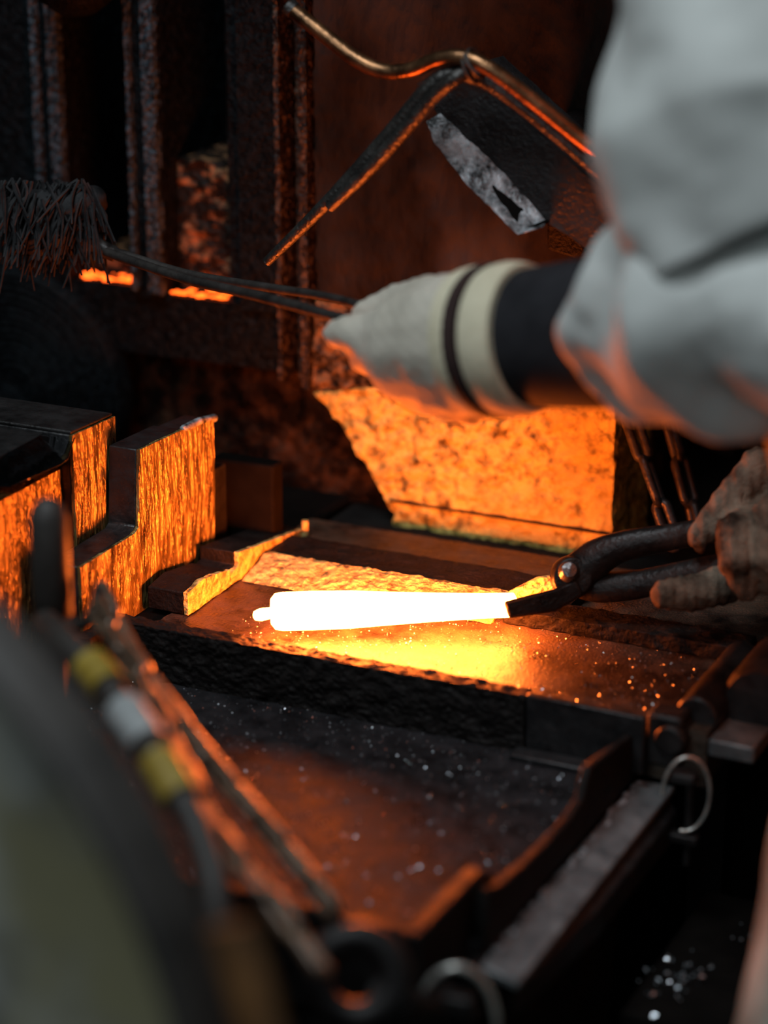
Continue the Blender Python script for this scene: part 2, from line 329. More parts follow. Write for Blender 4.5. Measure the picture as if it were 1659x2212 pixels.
# glowing scale in the slot floors
def crumb(s):
    V, F = [], []
    me = bpy.data.meshes.new('ember'); bm = bmesh.new(); bmesh.ops.create_icosphere(bm, subdivisions=1, radius=s)
    for v in bm.verts: v.co *= .7+.6*random.random(); v.co.z *= .6
    bm.to_mesh(me); bm.free(); me.materials.append(M['ember']); return me
crs = [crumb(.0030), crumb(.0042), crumb(.0024)]
def ember_row(a, b, py, zf, n, lab):
    t = thing('glowing_scale', lab, 'scale', YP((a+b)/2, py, YR+.01))
    xa, xb = YP(a, py, YR).x, YP(b, py, YR).x
    for i in range(n):
        front = i < n//3
        x = xa + (xb-xa)*((i+.5)/(n//3) if front else random.random()); y = YR+.008+random.uniform(0, .004) if front else YR+.013+.018*random.random()
        k = 1.0 if front else random.uniform(.4, 1.25)
        inst(crs[i % 3], 'ember', t, Matrix.Translation((x, y, zf+.0022)) @ Matrix.Rotation(random.random()*6, 4, 'Z') @ Matrix.Diagonal((k*1.4, k*1.4, k*.7, 1)))
ember_row(164, 287, 612, zs1, 27, 'glowing orange scale crumbs on the ram slot floor beside the swab head')
ember_row(357, 476, 646, zs2, 24, 'glowing orange scale crumbs on the ram slot floor crossed by the swab rods')

# ------------------------------------------------------------------ forging bed and tray
ZTR = -.035
tab = thing('forging_table', 'black steel forging table with a lit upper bed and a lower dusty tray', 'table', (-.75, 1.58, FZ))
obj('bed_plate', rough(box(-.962, -.478, 1.598, 1.90, -.045, 0), .008, .0007, 60, 2), M['bed'], tab, sharp=60)
# crusted front rail with a ragged top, and its plain end plate
RY = 1.590
obj('front_rail', rough(box(-1.0, H(1157, 1490, .008).x, RY-.012, RY+.004, ZTR-.004, .012), .0045, .0019, 75, 1), M['crust'], tab, sharp=75, label='scale-crusted front rail')
obj('rail_end', prism([Vector((H(1158, 1490, .008).x, RY-.010, ZTR)), Vector((H(1158, 1490, .008).x, RY-.010, .0125)), Vector((-.521, RY-.012, .012)), Vector((-.521, RY-.012, ZTR))], (0, .007, 0)), M['black'], tab, .0015)
obj('rail_foot', box(H(1100, 1640, ZTR).x, -.545, RY-.030, RY-.012, ZTR, ZTR+.005), M['black'], tab, .0015)
# back rail
obj('back_rail', rough(box(-.945, -.655, 1.777, 1.828, 0, .010), .007, .0014, 55, 9), M['crust'], tab, sharp=70)
obj('rail_face', rough(prism([(-.943, 1.728, .0005), (-.943, 1.777, .0005), (-.943, 1.777, .0115), (-.943, 1.770, .0115)], (.235, 0, 0)), .005, .0016, 70, 9), M['jaw'], tab, sharp=70)  # billet-lit front given a brighter colour than the rail's unlit top
# tray
obj('tray_plate', rough(box(-1.02, -.535, 1.288, 1.592, ZTR-.006, ZTR), .009, .0005, 70, 4), M['tray'], tab, sharp=60)
# curved upright on the right, cut down towards the front
XR = -.537
up = [(1402, 1546), (1330, 1597), (1256, 1652), (1246, 1690), (1240, 1722), (1206, 1772), (1160, 1822), (1110, 1868), (1060, 1908), (1030, 1915)]
top = [XP(x, y, XR) for x, y in up]
poly = top + [Vector((XR, top[-1].y, ZTR-.008)), Vector((XR, top[0].y, ZTR-.008))]
obj('side_upright', prism(poly, (.007, 0, 0)), M['crust'], tab, .0016, label='side upright cut down in a curve')
# sloping flange along the right edge
fl = [H(1312, 1700, -.047), H(1462, 1664, -.052), H(1090, 2010, -.056), H(985, 2010, -.050)]
fl = [Vector((-.530, 1.592, -.046)), Vector((-.503, 1.606, -.052)), Vector((-.503, 1.285, -.052)), Vector((-.530, 1.285, -.046))]
obj('flange', prism(fl, (0, 0, -.006)), M['edge'], tab, .0012, label='bare grey flange')
obj('under_lip', prism([Vector((-.506, 1.60, -.060)), Vector((-.496, 1.59, -.066)), Vector((-.498, 1.42, -.066)), Vector((-.508, 1.285, -.062))], (0, 0, -.022)), M['black'], tab, .0015)
# crust beads along the flange
bm_ = []
for i in range(46):
    y = 1.30 + .285*i/45 + random.uniform(-.003, .003); r = random.uniform(.0012, .003)
    bm_.append(lathe([(r*.3, 0), (r, r*.5), (r*.8, r), (.0003, r*1.3)], (-.5275+random.uniform(-.0025, .003), y, -.0475), (0, 0, 1), 6))
obj('weld_crust', merge(*bm_), M['bare'], tab, kind='stuff')
# near corner gusset, front lip
gx = -.552
gus = [XP(868, 2012, gx), XP(1008, 1872, gx), XP(1044, 1890, gx), XP(1056, 1935, gx)]
obj('corner_gusset', prism(gus + [Vector((gx, gus[-1].y, ZTR-.01)), Vector((gx, gus[0].y, ZTR-.03))], (.012, 0, 0)), M['crust'], tab, .002)
obj('corner_sole', prism([Vector((gx, 1.27, ZTR-.004)), Vector((gx, 1.37, ZTR-.004)), Vector((-.53, 1.35, -.046)), Vector((-.53, 1.27, -.046))], (0, 0, -.004)), M['black'], tab, .001)
fa, fb = H(700, 1965, ZTR+.006), H(862, 2008, ZTR+.006)
obj('front_lip', box(-1.02, gx, 1.277, 1.288, ZTR-.07, ZTR+.006), M['crust'], tab, .0015)
# hinge tube on the right edge, with its lug
t1, t2 = Vector((-.492, 1.612, .004)), Vector((-.492, 1.735, .004))
obj('hinge_tube', sweep([t1, t2], .0165, 28), M['black'], tab, .002, label='hinge tube along the bed edge')
obj('hinge_lug', merge(box(-.523, -.495, 1.588, 1.613, -.03, .012), sweep([Vector((-.503, 1.583, -.006)), Vector((-.503, 1.614, -.006))], .0125, 20)), M['soot'], tab, .003)
obj('hinge_roller', lathe([(.004, 0), (.026, .002), (.030, .01), (.030, .075), (.026, .083), (.004, .085)], (-.452, 1.64, .010), (0, 1, 0), 32), M['black'], tab)
obj('side_plate', box(-.478, -.442, 1.60, 1.90, -.02, -.006), M['edge'], tab, .002)
# skirts and legs
obj('front_skirt', box(-1.0, -.56, 1.279, 1.287, -.42, ZTR-.06), M['sootmatte'], tab, .001)
obj('side_skirt', prism([Vector((-.525, 1.30, -.07)), Vector((-.525, 1.56, -.07)), Vector((-.530, 1.50, -.45)), Vector((-.530, 1.30, -.45))], (-.004, 0, 0)), M['sootmatte'], tab, .001)
for x, y in ((-.98, 1.30), (-.55, 1.30), (-.55, 1.86), (-.40, 1.86)):
    obj('leg', merge(box(x-.018, x+.018, y-.018, y-.012, FZ, -.05), box(x-.018, x-.012, y-.018, y+.018, FZ, -.05)), M['soot'], tab, .001)
# flat bar lying along the bed under the tongs
barp = [H(1215, 1292, .012), H(1608, 1402, .012), H(1600, 1436, 0), H(1330, 1352, 0), H(1200, 1322, 0)]
fbx = thing('flat_bar', 'scale-crusted flat bar lying on the bed under the tongs', 'bar', H(1400, 1370, .001))
obj('bar', rough(box(-.70, -.492, 1.735, 1.768, .001, .013), .005, .0016, 60, 12), M['crust'], fbx, sharp=70)

# ------------------------------------------------------------------ die blocks
XB = -.99
dieB = thing('die_plate', 'notched steel die plate lit yellow orange beside the end of the billet', 'die', (XB, 1.65, 0))
pb = [(302, 972), (318, 964), (395, 928), (402, 931), (462, 905), (465, 1195), (462, 1200)]
polyB = [XP(x, y, XB) for x, y in pb]
polyB[-1].z = .0; polyB = polyB[:-1] + [Vector((XB, polyB[-2].y, -.0035)), Vector((XB, 1.545, -.0035)), XP(174, 1226, XB), XP(292, 1152, XB), XP(300, 1138, XB)]
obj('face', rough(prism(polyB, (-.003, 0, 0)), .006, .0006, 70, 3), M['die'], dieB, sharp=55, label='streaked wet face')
obj('body', prism([p+Vector((-.0032, 0, 0)) for p in polyB], (-.0268, 0, 0)), M['black'], dieB, .0012)  # sides turned from the billet are shaded by this black colour
obj('top_bead', sweep([XP(396, 929, XB-.003)+Vector((0, 0, .001)), XP(430, 915, XB-.003)+Vector((0, 0, .002)), XP(463, 903, XB-.003)], .0035, 10, round_caps=True), M['bare'], dieB, label='dusty grey weld bead on the top edge')
obj('toe', rough(box(XB-.03, XB+.012, 1.535, 1.562, -.0035, .012), .004, .002, 90), M['crust'], dieB, sharp=70)
obj('backing', box(-1.0195, -.995, 1.772, 1.80, -.0035, .08), M['black'], dieB, .002)
XA = -1.022
dieA = thing('die_block', 'tall polished die block with a sloping mirror ledge and red lit side', 'die', (XA-.08, 1.58, 0))
pa = [(156, 941), (249, 899), (247, 1128)]
pA = [XP(x, y, XA) for x, y in pa]
zt = pA[0].z
polyA = [pA[0], pA[1], Vector((XA, pA[1].y, -.0035)), Vector((XA, pA[0].y, -.0035))]
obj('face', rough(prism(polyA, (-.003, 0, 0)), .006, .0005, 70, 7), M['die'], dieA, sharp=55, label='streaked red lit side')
obj('block', prism([p+Vector((-.0032, 0, 0)) for p in polyA], (-.1968, 0, 0)), M['black'], dieA, .001)  # black stands in for shade on all but the lit side
obj('top_face', prism([Vector((XA-.002, pA[0].y+.001, zt)), Vector((XA-.002, pA[1].y-.001, pA[1].z)), Vector((XA-.19, pA[1].y-.001, pA[1].z)), Vector((XA-.19, pA[0].y+.001, zt))], (0, 0, .003)), M['soot'], dieA, .001)
# recessed front cheek (lit) and sloping polished ledge over it
XC = -1.034
yF, yK = 1.40, pA[0].y
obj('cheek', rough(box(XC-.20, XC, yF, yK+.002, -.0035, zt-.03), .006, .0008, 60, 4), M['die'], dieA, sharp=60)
LT = [XP(17, 979, XA-.026), XP(87, 943, XA-.026), XP(101, 934, XA-.026), XP(155, 941, XA-.003)]
LB = [XP(156, 970, XA+.001), XP(150, 992, XA+.003), XP(134, 1005, XA+.004), XP(80, 1028, XA+.004), XP(20, 1054, XA+.004)]
obj('ledge', prism(LT + LB, (-.05, 0, -.004)), M['polish'], dieA, .0012, sharp=30, label='polished sloping ledge')
tp = [XP(-140, 1052, XA-.027), XP(0, 985, XA-.027), XP(87, 942, XA-.027), XP(102, 932, XA-.027)]
obj('ledge_top', prism(tp + [p+Vector((-.16, .0, .004)) for p in tp[::-1]], (0, 0, -.012)), M['soot'], dieA, .001)
obj('ridge', prism([XP(38, 948, XA-.045), XP(80, 926, XA-.045), XP(88, 940, XA-.03), XP(30, 964, XA-.03)], (-.02, 0, -.004)), M['polish'], dieA, .001)

# stepped jaw in front of the die plate
XJ = -.945
jaw = thing('stepped_jaw', 'gritty two-step jaw block lit orange at the end of the billet', 'jaw', (XJ-.02, 1.69, 0))
def xjz(px, py): return XP(px, py, XJ)
j1 = [xjz(405, 1282), xjz(440, 1250), xjz(497, 1230)]
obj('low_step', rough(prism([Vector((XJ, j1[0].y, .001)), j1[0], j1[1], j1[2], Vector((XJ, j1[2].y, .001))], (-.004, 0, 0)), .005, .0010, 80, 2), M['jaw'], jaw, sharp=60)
obj('body', prism([Vector((XJ-.0045, j1[0].y, .001)), j1[0]+Vector((-.0045, 0, 0)), j1[1]+Vector((-.0045, 0, 0)), j1[2]+Vector((-.0045, 0, 0)), Vector((XJ-.0045, j1[2].y, .001))], (-.034, 0, 0)), M['crust'], jaw, .001)  # dark colour shades everything but the billet-facing step face
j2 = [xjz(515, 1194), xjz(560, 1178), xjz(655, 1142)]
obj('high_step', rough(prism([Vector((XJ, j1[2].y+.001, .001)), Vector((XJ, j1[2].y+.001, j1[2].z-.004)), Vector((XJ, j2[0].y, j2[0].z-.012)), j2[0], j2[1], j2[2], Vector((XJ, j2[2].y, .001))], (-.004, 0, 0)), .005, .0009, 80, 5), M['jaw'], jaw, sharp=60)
obj('body', prism([Vector((XJ-.0045, j1[2].y+.001, .001)), Vector((XJ-.0045, j1[2].y+.001, j1[2].z-.004)), Vector((XJ-.0045, j2[0].y, j2[0].z-.012)), j2[0]+Vector((-.0045, 0, 0)), j2[2]+Vector((-.0045, 0, 0)), Vector((XJ-.0045, j2[2].y, .001))], (-.034, 0, 0)), M['crust'], jaw, .001)  # same painted shade behind the high step's bright face
obj('corner_pin', sweep([Vector((XJ+.002, j2[2].y, .002)), Vector((XJ+.002, j2[2].y, j2[2].z+.008))], .003, 10), M['jaw'], jaw)

# ------------------------------------------------------------------ the white-hot billet
bl = DP(600, 1321, 1.968); br = DP(1110, 1307, 1.982)
ax = (br-bl); Lb = ax.length; axn = ax.normalized()
bil = thing('steel_billet', 'white-hot round steel billet tapering towards the tongs', 'billet', bl)
prof = [(.001, -.006), (.010, -.0055), (.0145, -.002), (.0155, .004), (.0157, .03), (.0152, .06), (.0135, .09), (.0115, .13), (.0103, .165), (.0098, Lb), (.006, Lb+.002)]
obj('bar', lathe(prof, bl, axn, 40), M['hot'], bil)
nb_ = DP(563, 1328, 1.968)
obj('nub', lathe([(.001, -.006), (.0035, -.005), (.005, 0), (.0047, .004), (.004, .012)], nb_, bl-nb_, 20), M['hot'], bil)

# ------------------------------------------------------------------ tongs
def path(*pts): return [DP(*p) for p in pts]
tg = thing('forging_tongs', 'black forged tongs gripping the thin end of the billet', 'tongs', DP(1235, 1245, 1.985))
# near jaw is an angled channel, far jaw lies behind the billet
nj = [DP(1088, 1300, 1.962), DP(1200, 1272, 1.955), DP(1245, 1250, 1.955), DP(1262, 1285, 1.955), DP(1200, 1322, 1.957), DP(1100, 1337, 1.962)]
obj('near_jaw', prism(nj, FW*.009), M['tong'], tg, .0025)
fj = [DP(1098, 1278, 2.003), DP(1160, 1246, 2.0), DP(1204, 1240, 1.992), DP(1224, 1262, 1.99), DP(1170, 1292, 2.0), DP(1105, 1300, 2.004)]
obj('far_jaw', prism(fj, FW*.007), M['jaw'], tg, .002)
obj('boss', lathe([(.002, 0), (.0155, .001), (.0175, .005), (.0175, .024), (.014, .028)], DP(1238, 1247, 1.958), FW, 28), M['tong'], tg, .001)
obj('rivet', lathe([(.001, -.0045), (.006, -.0035), (.0085, 0), (.009, .004)], DP(1229, 1233, 1.956), FW-UP*.3, 20), M['rivet'], tg, label='shiny hammered rivet')
obj('upper_handle', sweep(catmull(path((1205, 1268, 1.975), (1245, 1240, 1.972), (1290, 1205, 1.967), (1345, 1180, 1.96), (1450, 1160, 1.95), (1560, 1140, 1.93), (1700, 1108, 1.90), (1850, 1070, 1.87)), 8), [.012, .0165, .0155, .0125, .011, .010, .009, .008], 16, flat=.75, up=UP), M['tong'], tg)
obj('lower_handle', sweep(catmull(path((1215, 1238, 1.98), (1250, 1255, 1.98), (1300, 1268, 1.975), (1380, 1262, 1.965), (1480, 1240, 1.95), (1600, 1212, 1.93), (1720, 1180, 1.90), (1850, 1150, 1.87)), 8), [.010, .0135, .013, .012, .011, .010, .009, .008], 16, flat=.75, up=UP), M['tong'], tg)

# ------------------------------------------------------------------ lubricant pipes
YPp = 1.735
def pp(*pts): return catmull([YP(x, y, YPp+d) for x, y, d in pts], 8)
p1 = thing('copper_pipe', 'tarnished copper pipe bent like a swan neck with its open end up', 'pipe', YP(1000, 125, YPp))
obj('pipe', sweep(pp((628, 18, 0), (700, 75, 0), (770, 128, 0), (830, 154, 0), (890, 150, 0), (945, 128, 0), (1000, 124, 0), (1060, 150, 0), (1160, 225, .01), (1260, 305, .02), (1390, 402, .03), (1560, 540, .05)), .0062, 18), M['copper'], p1)
obj('mouth', sweep([YP(622, 12, YPp), YP(634, 23, YPp)], .0070, 18), M['pipe_black'], p1)
p2 = thing('oil_pipe', 'long oily black pipe running down to a red lit tip', 'pipe', YP(900, 250, YPp))
obj('pipe', sweep(pp((576, 566, 0), (680, 464, 0), (790, 350, 0), (880, 245, 0), (930, 185, 0), (975, 158, .004), (1020, 165, .014), (1080, 195, .018), (1200, 290, .024), (1345, 420, .034), (1480, 545, .05)), [.0040, .0052, .0068, .0068, .0062, .006, .006, .006, .0055, .0055, .0055], 18), M['pipe_black'], p2)
p3 = thing('oil_pipe', 'shorter oily black pipe lying against the long one, cut off above it', 'pipe', YP(930, 260, YPp))
obj('pipe', sweep(pp((712, 448, -.004), (800, 362, -.004), (890, 262, -.004), (940, 205, -.004), (985, 168, -.004), (1022, 150, .006)), [.0045, .006, .006, .006, .006, .005], 18), M['pipe_black'], p3)
tie = thing('wire_tie', 'twisted black wire binding the three pipes together', 'wire', YP(1010, 140, YPp))
for k, (a, b) in enumerate((((998, 112), (1024, 180)), ((1010, 108), (1034, 168)))):
    c = (YP(*a, YPp)+YP(*b, YPp))/2; d = (YP(*b, YPp)-YP(*a, YPp)); dn = d.normalized()
    obj('loop', sweep([c + dn*(math.cos(t)*d.length*.5) + Vector((0, -1, 0))*(math.sin(t)*.011)+Vector((0, .004, 0)) for t in [2*PI*i/24 for i in range(24)]], .0014, 8, closed=True), M['rod'], tie)
obj('tail', sweep(catmull([YP(1002, 116, YPp-.011), YP(1012, 140, YPp-.013), YP(1030, 158, YPp-.012)], 6), .0013, 8), M['rod'], tie)

# ------------------------------------------------------------------ worn beam, square lug and drum on the upper right
beam = thing('rocker_beam', 'heavy slanting black arm with a dusty bare-metal chamfer', 'machine beam', YP(1100, 380, 1.80))
yb = 1.775
top_ = [YP(900, 180, yb), YP(1010, 150, yb), YP(1420, 520, yb), YP(1300, 560, yb), YP(1178, 478, yb), YP(948, 248, yb)]
obj('arm', rough(prism(top_, (0, .075, 0)), .012, .0012, 40, 5), M['beam'], beam, sharp=70)
ch = [YP(922, 262, yb-.004), YP(950, 247, yb-.002), YP(1060, 345, yb), YP(1178, 474, yb), YP(1168, 492, yb-.02), YP(1118, 507, yb-.032), YP(1010, 400, yb-.026), YP(940, 310, yb-.014)]
obj('chamfer', rough(prism(ch, (0, .006, 0)), .006, .0014, 90, 2), M['bare'], beam, sharp=60, label='dusty bare-metal chamfer')
obj('chamfer_back', prism([p+Vector((0, .007, 0)) for p in ch], (.004, .05, 0)), M['dark'], beam, .003)
pv = YP(1150, 330, 1.83)
obj('pivot', sweep([pv, Vector((pv.x, 1.955, pv.z))], .018, 20), M['beam'], beam)
lug = thing('square_bolt', 'square-headed black bolt projecting beside the dusty chamfer', 'bolt', YP(1225, 500, 1.88))
obj('head', prism([YP(1180, 460, 1.87), YP(1240, 452, 1.87), YP(1262, 470, 1.87), YP(1262, 545, 1.87), YP(1240, 560, 1.87), YP(1180, 540, 1.87)], (0, .03, 0)), M['crust'], lug, .003)
obj('shank', sweep([YP(1222, 505, 1.89), YP(1222, 505, 1.955)], .012, 16), M['crust'], lug)
drum = thing('belt_drum', 'large dark belt drum with raised rims behind the pipes', 'drum', (-.5, 2.35, .55))
obj('barrel', lathe([(.02, -.25), (.20, -.25), (.21, -.24), (.21, -.10), (.218, -.098), (.218, -.085), (.21, -.083), (.21, .02), (.218, .022), (.218, .035), (.21, .037), (.21, .24), (.02, .25)], (-.45, 2.36, .56), (1, .1, 0), 48), M['beam'], drum)
obj('axle', sweep([(-.72, 2.333, .56), (.1, 2.415, .56)], .03, 20), M['soot'], drum)
obj('post', box(-.70, -.67, 2.28, 2.40, -.012, .58), M['soot'], drum)
obj('post', box(0.02, .06, 2.36, 2.46, FZ, .60), M['soot'], drum)

# ------------------------------------------------------------------ chains
def link_mesh(L, W, r, name='link'):
    pts = []
    a = W/2-r; s = L/2-W/2
    for i in range(9):
        t = -PI/2 + PI*i/8; pts.append(Vector((s + a*math.cos(t), a*math.sin(t), 0)))
    for i in range(9):
        t = PI/2 + PI*i/8; pts.append(Vector((-s + a*math.cos(t), a*math.sin(t), 0)))
    v, f = sweep(pts, r, 10, closed=True, up=(0, 0, 1))
    me = bpy.data.meshes.new(name); me.from_pydata([tuple(q) for q in v], [], f)
    for p in me.polygons: p.use_smooth = True
    return me
def chain(name, label, pts, L, W, r, mtl, roll=0.0, group=None):
    pts = catmull(pts, 24); me = link_mesh(L, W, r); me.materials.append(mtl)
    t = thing(name, label, 'chain', pts[-1], group)
    pitch = L-2*r; acc = [0]
    for a, b in zip(pts, pts[1:]): acc.append(acc[-1]+(b-a).length)
    n = int(acc[-1]/pitch)
    def at(d):
        d = max(0, min(d, acc[-1]-1e-6))
        for i in range(len(acc)-1):
            if acc[i+1] >= d: return pts[i].lerp(pts[i+1], (d-acc[i])/(acc[i+1]-acc[i]))
    for k in range(n):
        a, b = at(k*pitch), at((k+1)*pitch); c = (a+b)/2; x = (b-a).normalized()
        y = (-FW).cross(x).normalized(); z = x.cross(y)
        R = Matrix((x, y, z)).transposed().to_4x4() @ Matrix.Rotation(roll + (PI/2 if k % 2 else 0), 4, 'X')
        inst(me, 'link', t, Matrix.Translation(c) @ R)
    return t
chain('hanging_chain', 'dark chain hanging beside the edge of the glowing plate', [DP(1300, 700, 2.13), DP(1372, 930, 2.12), DP(1425, 1085, 2.11), DP(1490, 1275, 2.10)], .050, .019, .0042, M['chaindark'], .45)
chain('hanging_chain', 'dark chain hanging farther from the glowing plate, nearer the gripping hand', [DP(1385, 700, 2.15), DP(1450, 930, 2.15), DP(1492, 1085, 2.14), DP(1535, 1275, 2.13)], .050, .019, .0042, M['chaindark'], 1.2)
chain('sling_chain', 'rust-brown sling chain stretched along the tray edge, the one nearer the billet', [DP(215, 1270, 1.70), DP(290, 1420, 1.65), DP(450, 1640, 1.57), DP(600, 1815, 1.51), DP(735, 1985, 1.46)], .040, .017, .0042, M['chain'], .6)
chain('sling_chain', 'rust-brown sling chain stretched beside the grey wheel', [DP(205, 1310, 1.66), DP(330, 1520, 1.56), DP(460, 1790, 1.47), DP(590, 1950, 1.42), DP(720, 2130, 1.38)], .040, .017, .0042, M['chain'], .3)

# ------------------------------------------------------------------ lynch pins and the eye bracket at the near corner
def lynch(c, s, label, d):
    t = thing('lynch_pin', label, 'pin', c)
    pts = []
    rr = RT*s
    for i in range(25):
        a = PI - PI*1.55*i/24
        pts.append(c + rr*(math.cos(a)*.52) + Vector((0, 0, 1))*s*(math.sin(a)*.9 - .55 + (0 if True else 0)) + FH*(-.004))
    obj('ring', sweep(pts, .0016*d, 10, round_caps=True), M['wire'], t, label='bright sprung wire ring')
    obj('head', box(c.x-.5*s*.9, c.x+.25*s, c.y-.008, c.y+.006, c.z-.30*s, c.z-.05*s), M['soot'], t, .002)
    obj('shank', sweep([c + Vector((.1*s, 0, -.2*s)), c + Vector((.1*s, 0, -2.3*s))], .0028*d, 12), M['soot'], t)
    obj('keeper', box(c.x-.3*s, c.x+.35*s, c.y-.006, c.y+.004, c.z-1.75*s, c.z-1.55*s), M['soot'], t, .001)
    return t
lynch(DP(1483, 1662, 1.80), .034, 'lynch pin with a thin wire ring under the hinge lug', 1.0)
lynch(DP(985, 2135, 1.52), .050, 'lynch pin with a thick wire ring at the near corner of the tray', 1.7)
eye = thing('eye_bracket', 'dark eye bracket at the near tray corner holding the sling chains', 'bracket', DP(790, 2130, 1.46))
ec = DP(770, 2110, 1.45)
obj('eye', sweep([ec + (RT*math.cos(t) + UP*math.sin(t))*.024 for t in [2*PI*i/28 for i in range(28)]], .010, 14, closed=True), M['soot'], eye)
obj('stem', sweep([ec+RT*.02-UP*.01, DP(880, 2180, 1.50), DP(1000, 2190, 1.55)], .013, 14), M['soot'], eye)

# ------------------------------------------------------------------ foreground wheel, hose, lever
wn = (-FH*math.cos(.66) - RT*math.sin(.66)).normalized(); wc = DP(-330, 2150, 1.32)
wh = thing('flywheel', 'big scuffed grey flywheel standing in front of the table', 'wheel', Vector((wc.x, wc.y, FZ)))
obj('web', lathe([(.03, .004), (.12, .002), (.245, .006), (.266, .012), (.266, -.02), (.03, -.02)], wc, wn, 72), M['wheel'], wh, label='scuffed grey painted face')
obj('rim', lathe([(.262, -.025), (.262, .006), (.266, .014), (.273, .012), (.278, .004), (.278, -.022), (.266, -.028)], wc, wn, 72), M['wheelrim'], wh, .002)
obj('hub', lathe([(.002, .03), (.035, .03), (.04, .02), (.04, -.02)], wc, wn, 32), M['soot'], wh, .002)
obj('shaft', sweep([wc + wn*.03, wc - wn*.16], .022, 20), M['soot'], wh)
sb_ = wc - wn*.11
obj('pedestal', prism([Vector((sb_.x-.05, sb_.y-.03, FZ)), Vector((sb_.x+.05, sb_.y-.03, FZ)), Vector((sb_.x+.03, sb_.y-.03, wc.z)), Vector((sb_.x-.03, sb_.y-.03, wc.z))], (0, .06, 0)), M['soot'], wh, .004)
wa = RT - wn*RT.dot(wn); wa.normalize(); wb = wn.cross(wa)
if wb.z < 0: wb = -wb
bandp = [wc - wn*.012 + (wa*math.cos(t) + wb*math.sin(t))*.300 for t in [-.5 + .95*i/30 for i in range(31)]]
obj('brake_band', sweep(bandp, .006, 10, flat=2.5, up=wn), M['rust'], wh, label='rusted brake band')
hp = catmull([DP(100, 1345, 1.655), DP(150, 1395, 1.56), DP(215, 1460, 1.52), DP(290, 1565, 1.48), DP(365, 1680, 1.44), DP(430, 1800, 1.41), DP(470, 1960, 1.38), DP(480, 2300, 1.36)], 10)
hs = thing('taped_hose', 'dark hose along the wheel rim wrapped with yellow and grey tape', 'hose', hp[-1])
obj('hose', sweep(hp + [hp[-1]+Vector((0, 0, -.08)), Vector((hp[-1].x, hp[-1].y, FZ+.002))], .009, 14), M['wheelrim'], hs)
for i0, i1, mm, nm in ((17, 24, 'yellow', 'yellow_tape'), (27, 35, 'greytape', 'grey_tape'), (37, 45, 'yellow', 'yellow_tape')):
    obj(nm, sweep(hp[i0:i1], .0125, 14), M[mm], hs)
lv = thing('control_lever', 'round-topped black control lever in front of the lit die block', 'lever', Vector((DP(104, 1100, 1.66).x, DP(104, 1100, 1.66).y, FZ)))
lt = DP(104, 1108, 1.66)
obj('knob', lathe([(.001, .011), (.006, .0095), (.011, .004), (.0135, -.004), (.0135, -.075), (.010, -.08)], lt, (0, 0, 1), 24), M['wheelrim'], lv)
obj('rod', sweep([lt+Vector((0, 0, -.07)), Vector((lt.x, lt.y, FZ))], .009, 14), M['wheelrim'], lv)

c1_, c2_ = DP(215, 1270, 1.70), DP(205, 1310, 1.66)
obj('chain_hook', sweep(catmull([Vector((lt.x, lt.y, c2_.z-.02)), c2_+Vector((-.012, 0, -.016)), c2_+Vector((0, 0, -.002)), c1_+Vector((0, 0, .0))], 6), .0045, 10, round_caps=True), M['wheelrim'], lv)

# ------------------------------------------------------------------ swab held by the near hand
sw = thing('die_swab', 'long black rods carrying a ragged sooty swab into the ram slot', 'swab', DP(720, 682, 1.80))
def swp(*p): return catmull([DP(*q) for q in p], 6)
obj('rod', sweep(swp((900, 730, 1.78), (720, 682, 1.82), (560, 640, 1.92), (400, 602, 2.01), (230, 545, 2.09)), .0042, 12), M['rod'], sw)
obj('rod', sweep(swp((930, 700, 1.80), (790, 662, 1.86), (690, 638, 1.92), (560, 618, 1.98), (400, 590, 2.05), (240, 540, 2.10)), .0036, 12), M['rod'], sw)
hc = DP(120, 475, 2.10); strands = []
for i in range(420):
    a = hc + RT*random.uniform(-.045, .035) + UP*random.uniform(.0, .035) + FW*random.uniform(-.02, .02)
    d = (RT*random.uniform(-.5, .45) - UP*random.uniform(.5, 1.1) + FW*random.uniform(-.3, .3)); l = random.uniform(.03, .055)
    b = a + d*l*.5 + RT*random.uniform(-.006, .006); c = b + d*l*.5 - UP*.008
    c += RT*random.uniform(-.008, .008) + FW*random.uniform(-.006, .006)
    strands.append(sweep(catmull([a, b, c], 3), [.0015, .0014, .0008], 5))
core = union([(hc-RT*.04+UP*.005, hc+RT*.025+UP*.012, .018, .020), (hc-UP*.015-RT*.02, hc+RT*.01-UP*.01, .018, .015)], .004, 2, lambda p: .004*fbm(p, 60))
obj('swab_head', core, M['mop'], sw, label='ragged sooty swab head')
obj('swab_fringe', merge(*strands), M['mop'], sw, kind='stuff')
obj('socket', sweep([DP(250, 550, 2.10), DP(170, 512, 2.10)], .007, 12), M['rod'], sw)

# ------------------------------------------------------------------ the smith
Zv = Vector((0, 0, 1))
SHL, ELL, WRL = DP(1620, -420, 1.52), DP(1690, 650, 1.50), DP(1150, 732, 1.715)
SHR = SHL + FH*.34 + RT*.16
WRR = DP(1760, 1150, 1.93); ELR = DP(2080, 1010, 1.93)
NECK = (SHL+SHR)/2 + Zv*.07 + RT*.0
HIPL = DP(2190, 1260, 1.50); HIPR = HIPL + FH*.19 + RT*.03
PEL = (HIPL+HIPR)/2 + Zv*.06
KNL = DP(1835, 2560, 1.48); KNR = KNL + FH*.2 + RT*.10
ANL = Vector((KNL.x, KNL.y, FZ+.1)) + RT*.10; ANR = Vector((KNR.x, KNR.y, FZ+.1)) + RT*.12
HEAD = NECK - RT*.06 + Zv*.17
man = thing('person', 'person in grey shirt and gloves swabbing the ram while gripping the tongs', 'person', Vector((PEL.x, PEL.y, FZ)))
